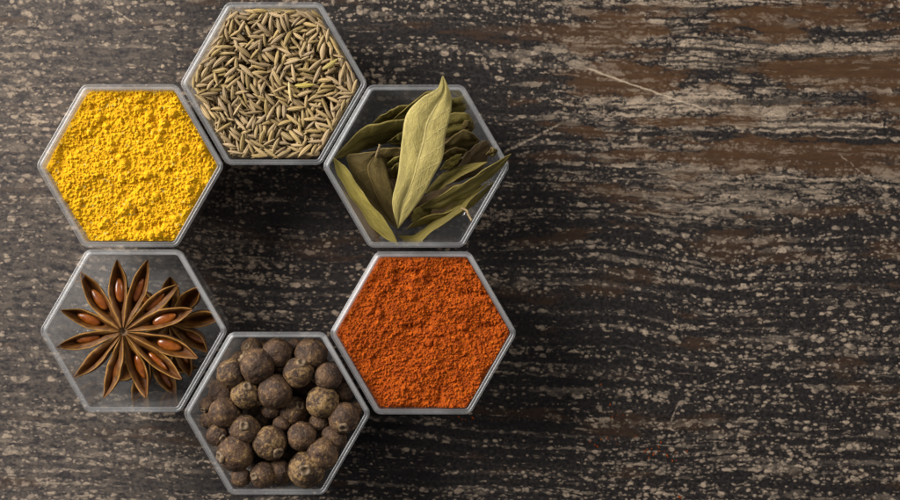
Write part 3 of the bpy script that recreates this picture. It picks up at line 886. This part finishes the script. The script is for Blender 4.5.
def leaves():
    leaf2([(205, 417, 19), (191, 345, 22), (206, 270, 24.5), (214, 190, 26.5), (230, 114, 28), (266, 74, 29.5), (308, 48, 31), (322, 16, 32)],
          [(205, 417, 19), (236, 380, 21), (276, 322, 24), (303, 272, 26), (325, 225, 27), (331, 165, 28), (346, 105, 29.5), (342, 58, 31), (325, 16, 32)],
          M_LEAFP, 'large pale yellow green bay leaf standing on top of the pile, pointed tip up', bulge=.06, crease=.45, wave=.30, seed=1, ragged=.08)
    leaf2([(34, 233, 21.5), (68, 195, 22.3), (110, 156, 22.8), (160, 137, 23.2), (228, 126, 22.5)], [(34, 233, 21.5), (80, 226, 18.5), (130, 205, 16), (180, 190, 14.5), (232, 180, 14)],
          M_LEAF, 'broad olive bay leaf fanning to the left corner behind the pale one', seed=2)
    leaf2([(138, 140, 20), (172, 112, 21.5), (205, 97, 22), (245, 88, 21)], [(138, 140, 20), (180, 136, 17), (212, 132, 16), (250, 130, 15)],
          M_LEAF, 'olive bay leaf edge showing just above the broad left one', seed=3)
    leaf2([(192, 130, 20), (232, 92, 22.5), (268, 68, 23.5), (300, 52, 24), (335, 44, 23)], [(192, 130, 20), (236, 122, 17.5), (270, 108, 16), (305, 95, 16), (340, 80, 16)],
          M_LEAF, 'olive bay leaf highest on the left side, hugging the pale leaf', seed=4)
    leaf2([(152, 214, 22.5), (108, 219, 22), (70, 230, 20.5), (95, 295, 18), (150, 375, 16), (203, 417, 15)], [(152, 214, 22.5), (174, 255, 20.5), (192, 320, 18.5), (201, 375, 16.5), (203, 417, 15)],
          M_LEAFM, 'brownish bay leaf left of the pale one with its short stalk pointing up', bulge=.05, crease=.5, seed=5, stalk=[(148, 228, 22), (153, 212, 23.2), (158, 197, 24)])
    leaf2([(35, 230, 22), (52, 282, 20.5), (90, 348, 20), (130, 404, 20), (166, 438, 20.5), (207, 461, 21)], [(35, 230, 22), (66, 255, 23), (104, 312, 23), (142, 358, 22.5), (180, 408, 22), (207, 461, 21)],
          M_LEAFY, 'narrow yellow olive bay leaf leaning along the lower left wall of the box', bulge=.06, crease=.3, wave=.3, seed=7)
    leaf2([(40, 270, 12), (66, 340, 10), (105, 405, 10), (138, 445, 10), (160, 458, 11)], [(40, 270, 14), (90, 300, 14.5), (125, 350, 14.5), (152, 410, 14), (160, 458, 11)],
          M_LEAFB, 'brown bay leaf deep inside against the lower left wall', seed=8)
    leaf2([(228, 418, 16), (262, 392, 18.5), (330, 374, 19.5), (400, 340, 20), (455, 296, 20.5)], [(228, 418, 16), (300, 402, 14), (380, 372, 14.5), (432, 330, 16), (455, 296, 20.5)],
          M_LEAF, 'shaded bay leaf sandwiched between the long right one and the bottom one', seed=21)
    leaf2([(240, 398, 18.5), (246, 372, 20), (262, 360, 19), (300, 352, 18)], [(240, 398, 18.5), (262, 396, 16), (285, 385, 16), (300, 352, 18)],
          M_LEAF, 'small curled bay leaf end just right of the foot of the pale leaf', seed=22, wave=.07, ragged=.05)
    leaf2([(316, 263, 20.5), (334, 238, 22), (354, 225, 22), (374, 221, 21.5)], [(316, 263, 20.5), (342, 258, 19), (362, 244, 19), (374, 221, 21.5)],
          M_LEAFY, 'short bay leaf end sticking out at the right margin of the pale one', seed=15, wave=.07, ragged=.05)
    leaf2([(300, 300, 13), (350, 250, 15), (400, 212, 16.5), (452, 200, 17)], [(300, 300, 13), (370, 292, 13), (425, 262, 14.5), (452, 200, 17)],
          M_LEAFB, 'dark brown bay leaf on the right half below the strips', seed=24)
    leaf2([(246, 368, 18), (328, 322, 23), (381, 296, 24.5), (430, 262, 26), (503, 220, 27.5)], [(246, 368, 18), (318, 364, 19), (371, 337, 20), (425, 300, 22), (476, 260, 24.5), (503, 220, 27.5)],
          M_LEAF, 'long olive bay leaf reaching over the right rim of the box', bulge=.05, wave=.3, seed=9, ragged=.18)
    leaf2([(274, 325, 20), (328, 308, 23), (381, 276, 24.5), (441, 242, 25.5)], [(274, 325, 20), (318, 278, 19), (370, 252, 19.5), (441, 242, 25.5)],
          M_LEAF, 'dark bay leaf with a light lower margin, just above the long one on the right', seed=11, wave=.12)
    leaf2([(446, 294, 21.5), (394, 345, 21.5), (368, 375, 21), (302, 422, 20), (250, 458, 19), (204, 436, 18)], [(446, 294, 21.5), (392, 328, 18.5), (362, 346, 17), (302, 394, 15.5), (250, 432, 15.5), (204, 436, 18)],
          M_LEAF, 'narrow bay leaf at the bottom right with hooked stalk and light lower edge', seed=10, wave=.12, stalk=[(372, 364, 21), (386, 370, 21.5), (391, 382, 22), (400, 396, 22.5)])
    leaf2([(262, 172, 15), (310, 132, 18), (350, 113, 19.5), (387, 114, 19.5), (405, 140, 18)], [(262, 172, 15), (310, 177, 14.5), (350, 174, 15), (387, 166, 15.5), (405, 140, 18)],
          M_LEAF, 'rounded olive bay leaf end at the upper right of the pile', seed=13, wave=.12)
    leaf2([(372, 147, 19.5), (384, 132, 21.5), (399, 134, 21.5), (407, 150, 19.5)], [(372, 147, 19.5), (384, 160, 18), (398, 163, 18), (407, 150, 19.5)],
          M_LEAFM, 'small curled scrap of bay leaf lying on the rounded one at the upper right', seed=25, wave=.1, bulge=.2)
    leaf2([(270, 132, 12), (320, 90, 15), (350, 75, 16), (377, 71, 16), (386, 90, 15)], [(270, 132, 12), (320, 130, 12), (355, 117, 13), (380, 109, 14), (386, 90, 15)],
          M_LEAF, 'flat dark bay leaf near the top right rim, highest on the right side', seed=14, wave=.1)
    leaf2([(275, 226, 15), (330, 188, 18.5), (365, 163, 20.5), (397, 161, 21), (420, 183, 20)], [(275, 226, 15), (330, 224, 14.5), (370, 214, 15), (407, 206, 16), (420, 183, 20)],
          M_LEAFM, 'brown olive bay leaf curving over at the right, below the rounded end', seed=12, wave=.15)
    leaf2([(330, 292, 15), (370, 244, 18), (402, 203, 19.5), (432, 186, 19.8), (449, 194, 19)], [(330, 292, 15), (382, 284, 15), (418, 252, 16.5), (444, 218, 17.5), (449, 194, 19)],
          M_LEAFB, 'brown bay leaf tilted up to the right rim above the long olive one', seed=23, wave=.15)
    leaf2([(278, 256, 17), (327, 218, 20), (358, 205, 20.5), (388, 211, 19.5)], [(278, 256, 17), (330, 238, 16), (365, 231, 16), (388, 211, 19.5)],
          M_LEAFM, 'dim narrow bay leaf in the middle right under the brown olive one', seed=27, wave=.1)
    leaf2([(122, 229, 18.5), (164, 207, 20.8), (213, 205, 20.8), (262, 214, 19)], [(122, 229, 18.5), (166, 254, 15.5), (213, 254, 14.5), (262, 244, 15)],
          M_LEAFM, 'dark bay leaf behind the brownish stalk, left of the pale one', seed=26, wave=.1)
    leaf2([(158, 264, 18.5), (186, 238, 20.6), (212, 224, 21), (258, 212, 20)], [(158, 264, 18.5), (190, 254, 17.5), (216, 243, 17.5), (258, 212, 20)],
          M_LEAFY, 'thin yellow olive bay leaf edge in the gap left of the pale one', seed=16, wave=.1)
    leaf2([(164, 284, 17), (190, 256, 19.4), (215, 242, 19.8), (258, 236, 18)], [(164, 284, 17), (190, 286, 14.5), (215, 280, 14.5), (258, 236, 18)],
          M_LEAF, 'bay leaf lowest in the gap left of the pale one', seed=17, wave=.1)
    leaf2([(176, 190, 17), (200, 172, 19.4), (224, 161, 19.8), (262, 150, 18)], [(176, 190, 17), (205, 200, 14.5), (228, 200, 14.5), (262, 150, 18)],
          M_LEAF, 'short bay leaf edge under the broad left one, touching the pale leaf', seed=28, wave=.1)
    leaf2([(436, 222, 25), (448, 208, 26), (460, 204, 26.5), (468, 212, 26)], [(436, 222, 25), (448, 226, 23.5), (460, 224, 24), (468, 212, 26)],
          M_LEAFM, 'crumpled scrap of bay leaf lying on the long one near the right rim', seed=29, wave=.35, bulge=.2)
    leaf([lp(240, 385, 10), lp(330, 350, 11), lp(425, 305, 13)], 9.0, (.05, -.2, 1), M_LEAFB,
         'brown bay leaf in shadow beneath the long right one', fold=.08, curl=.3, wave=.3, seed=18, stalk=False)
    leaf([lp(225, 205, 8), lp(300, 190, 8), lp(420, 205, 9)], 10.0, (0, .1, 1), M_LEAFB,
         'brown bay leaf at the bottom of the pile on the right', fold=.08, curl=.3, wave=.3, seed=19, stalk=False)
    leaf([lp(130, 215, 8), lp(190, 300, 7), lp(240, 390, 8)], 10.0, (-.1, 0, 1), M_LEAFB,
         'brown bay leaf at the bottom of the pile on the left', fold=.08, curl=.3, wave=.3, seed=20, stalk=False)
leaves()

# ------------------------------------------------------------------ star anise
def carpel_mesh(seed, L=17.0, gape=1.0):
    """one boat-shaped pod: inner hollow, broad sloping lips, rough outer wall"""
    rng = random.Random(seed)
    NL, NV = 44, 12
    sw = rng.uniform(-1.0, 1.0); asy = rng.uniform(-.15, .15); ph = rng.uniform(0, 6)
    vs, fs, uvs, outer = [], [], [], []
    # columns across: outer wall left -> lip -> hollow -> lip -> outer wall right -> back under
    def section(t):
        u = min(1, t * .95 + .04)
        wo = max(.12, 2.42 * (math.sin(math.pi * u ** 1.22) ** .85))
        wi = 1.42 * gape * (math.sin(math.pi * min(1, max(0, (t - .24) / .68))) ** .75) + .05
        wi = min(wi, wo * .62)
        d = max(.2, 3.7 * (math.sin(math.pi * u ** .95) ** .7))
        zt = .35 * math.sin(math.pi * t) + 1.7 * t ** 6
        col = []
        for j in range(NV + 1):                      # hollow
            b = 2 * j / NV - 1
            col.append((wi * math.sin(b * math.pi / 2), zt - .62 * min(1, wo / 1.6) - .62 * d * math.cos(b * math.pi / 2) ** .8 * min(1, wi / .6), .5 + .33 * b, 0))
        lip = [(wi + (wo - wi) * .45, zt - .16 * min(1, wo / 1.2), .90, 0), (wo * .93, zt + .10, .965, 0), (wo * 1.0, zt + .05, 1.0, .1)]
        col += lip
        for j in range(1, 10):                       # outer wall, right to left underneath
            a = math.pi / 2 - math.pi * j / 10
            col.append((wo * 1.06 * math.sin(a) if j not in (0,) else wo, zt - d * math.cos(a) ** .75, .5, 1))
        col += [(-y, z, 1 - b, o) for y, z, b, o in lip[::-1]]
        return col
    for i in range(NL + 1):
        t = i / NL; col = section(t)
        for k, (y, z, b, o) in enumerate(col):
            q = abs(y)
            rgh = mnoise.noise(Vector((t * 16 + seed * 5, y * 1.4, z * 1.4)))
            y2 = y + (.13 * math.sin(8 * t + ph) + .07 * math.sin(19 * t + 2 * ph)) * (q / 2.4) + sw * 2.0 * max(0, t - .35) ** 2 + asy * q + .10 * rgh * o
            z2 = z + (.20 * math.sin(10 * t + ph + (2 if y > 0 else 0)) + .10 * math.sin(24 * t + ph * 3)) * min(1, q / 2) + (.06 + .12 * o) * rgh
            vs.append((.9 + t * (L - .9), y2, z2)); uvs.append((t, b)); outer.append(float(o))
    m = len(col)
    for i in range(NL):
        for k in range(m):
            l = (k + 1) % m
            fs.append((i * m + k, i * m + l, (i + 1) * m + l, (i + 1) * m + k))
    fs.append(tuple(range(m))[::-1]); fs.append(tuple(NL * m + k for k in range(m)))
    me = mesh_from(vs, fs, 'carpel', uvs)
    at = me.attributes.new('outer', 'FLOAT', 'POINT'); at.data.foreach_set('value', outer)
    bm = bmesh.new(); bm.from_mesh(me); bmesh.ops.recalc_face_normals(bm, faces=bm.faces); bm.to_mesh(me); bm.free()
    me.materials.append(M_HUSK); me.polygons.foreach_set('use_smooth', [True] * len(me.polygons))
    return me
def aseed_mesh():
    bm = bmesh.new(); bmesh.ops.create_uvsphere(bm, u_segments=24, v_segments=16, radius=1.0)
    for v in bm.verts:
        x, y, z = v.co
        k = 1 - .16 * x
        v.co = Vector((x * 3.6, y * 1.36 * k, z * .95 * k)) * MM
    me = bpy.data.meshes.new('seed'); bm.to_mesh(me); bm.free()
    me.materials.append(M_ASEED); me.polygons.foreach_set('use_smooth', [True] * len(me.polygons)); return me
def core_mesh():
    vs, fs = [], []
    N = 16; prof = [(2.3, -3.0), (2.1, -1.4), (1.5, -.55), (.9, -.35), (.5, -.9), (.0, -1.2)]
    for k in range(N):
        a = 2 * math.pi * k / N
        for r, z in prof: vs.append((r * math.cos(a) * (1 + .18 * math.cos(8 * a)), r * math.sin(a) * (1 + .18 * math.cos(8 * a)), z))
    m = len(prof)
    for k in range(N):
        l = (k + 1) % N
        for i in range(m - 1): fs.append((k * m + i, l * m + i, l * m + i + 1, k * m + i + 1))
    fs.append(tuple(k * m for k in range(N))[::-1])
    me = mesh_from(vs, fs, 'core'); me.materials.append(M_CORE)
    me.polygons.foreach_set('use_smooth', [True] * len(me.polygons)); return me
def stars():
    CMs = [carpel_mesh(s, gape=g) for s, g in ((1, 1.0), (2, .85), (3, 1.1), (4, .5), (5, .95), (6, .7), (7, 1.0), (8, .35))]
    SM = aseed_mesh(); KM = core_mesh()
    rng = random.Random(5)
    def star(loc, tilt, arms, label, droop=8):
        e = empty('star_anise', loc)
        e.rotation_euler = tuple(R_(a) for a in tilt)
        tag(e, label, 'star anise', 'star anise fruits in the clear box')
        k = bpy.data.objects.new('core', KM); C.objects.link(k); k.parent = e
        for (ang, L, ws, mi, sd) in arms:
            c = bpy.data.objects.new('carpel', CMs[mi]); C.objects.link(c); c.parent = e
            c.rotation_euler = (R_(rng.uniform(-14, 14)), R_(droop + rng.uniform(-4, 4)), R_(ang))
            c.scale = (L / 17.0, ws, 1)
            if sd:
                s = bpy.data.objects.new('seed', SM); C.objects.link(s); s.parent = c
                s.location = Vector((9.9 + rng.uniform(-.4, .4), 0, -1.50)) * MM
                s.scale = (17.0 / L * .9, 1 / ws * sd, 1); s.rotation_euler = (R_(rng.uniform(-15, 15)), R_(-3), R_(rng.uniform(-4, 4)))
        return e
    # main star: arm tips read off the photograph
    tips = [(232, 60), (332, 60), (405, 120), (450, 195), (465, 320), (415, 390), (325, 435), (212, 435), (130, 385), (78, 292), (93, 195), (135, 98)]
    wid = [.98, .88, .82, .95, .95, .86, 1.0, .80, .78, .84, .86, .98]
    mi = [0, 1, 3, 4, 2, 5, 6, 7, 3, 5, 4, 0]
    sd = [1.05, .9, .75, 1.05, 1.1, .7, 1.0, .6, 0, .9, .95, 1.0]
    arms = []
    for (tx, ty), w_, m_, s_ in zip(tips, wid, mi, sd):
        dx, dy = (tx - 258) * .36 * .25, -(ty - 255) * .36 * .25
        arms.append((math.degrees(math.atan2(dy, dx)), math.hypot(dx, dy) * 1.03, w_, m_, s_))
    star(P(30 + 258 * .36, 240 + 255 * .36, 20.5), (0, 0, 0), arms, 'large open star anise with twelve seed pods lying on top, nearest the viewer', droop=6)
    def ring(n, L, off): return [(off + 360 * k / n + rng.uniform(-5, 5), L * rng.uniform(.88, 1.05), rng.uniform(.85, 1.05), rng.randrange(8), rng.choice((0, 0, .9))) for k in range(n)]
    star(P(30 + 385 * .36, 240 + 235 * .36, 11.0), (8, -10, 0), ring(9, 14.0, 12), 'shaded star anise half hidden below the large one on its right', droop=2)
    star(P(30 + 330 * .36, 240 + 320 * .36, 5.5), (-6, 8, 0), ring(8, 12.5, 30), 'dark star anise at the bottom of the box under the others', droop=2)
stars()

# ------------------------------------------------------------------ a little spilled powder on the table
def spilled():
    rng = random.Random(12); vs, fs = [], []
    for cx, cy, sx, sy, n in ((606, 441, 22, 7, 10), (652, 451, 16, 6, 16), (672, 457, 8, 8, 6), (680, 497, 3, 2, 5), (620, 415, 60, 40, 8), (470, 419, 25, 4, 8)):
        for _ in range(n):
            p = P(rng.gauss(cx, sx * .5), rng.gauss(cy, sy * .5), 0); r = rng.uniform(.12, .34)
            b = len(vs)
            for d in ((1, 0, 0), (0, 1, 0), (-1, 0, 0), (0, -1, 0), (0, 0, 1), (.6, .6, .6), (-.6, .5, .6)):
                vs.append((p.x + d[0] * r * rng.uniform(.6, 1.3), p.y + d[1] * r * rng.uniform(.6, 1.3), max(0, d[2]) * r * 1.1 + .01))
            fs += [(b, b + 1, b + 5), (b, b + 5, b + 4), (b + 5, b + 1, b + 4), (b + 1, b + 2, b + 6), (b + 1, b + 6, b + 4), (b + 6, b + 2, b + 4), (b + 2, b + 3, b + 4), (b + 3, b, b + 4)]
    o = link_mesh('spilled_powder', mesh_from(vs, fs, 'spilled_powder'), M_RED, smooth=False)
    tag(o, 'few specks of orange powder spilled on the dark table below the orange box', 'spilled powder', kind='stuff')
spilled()
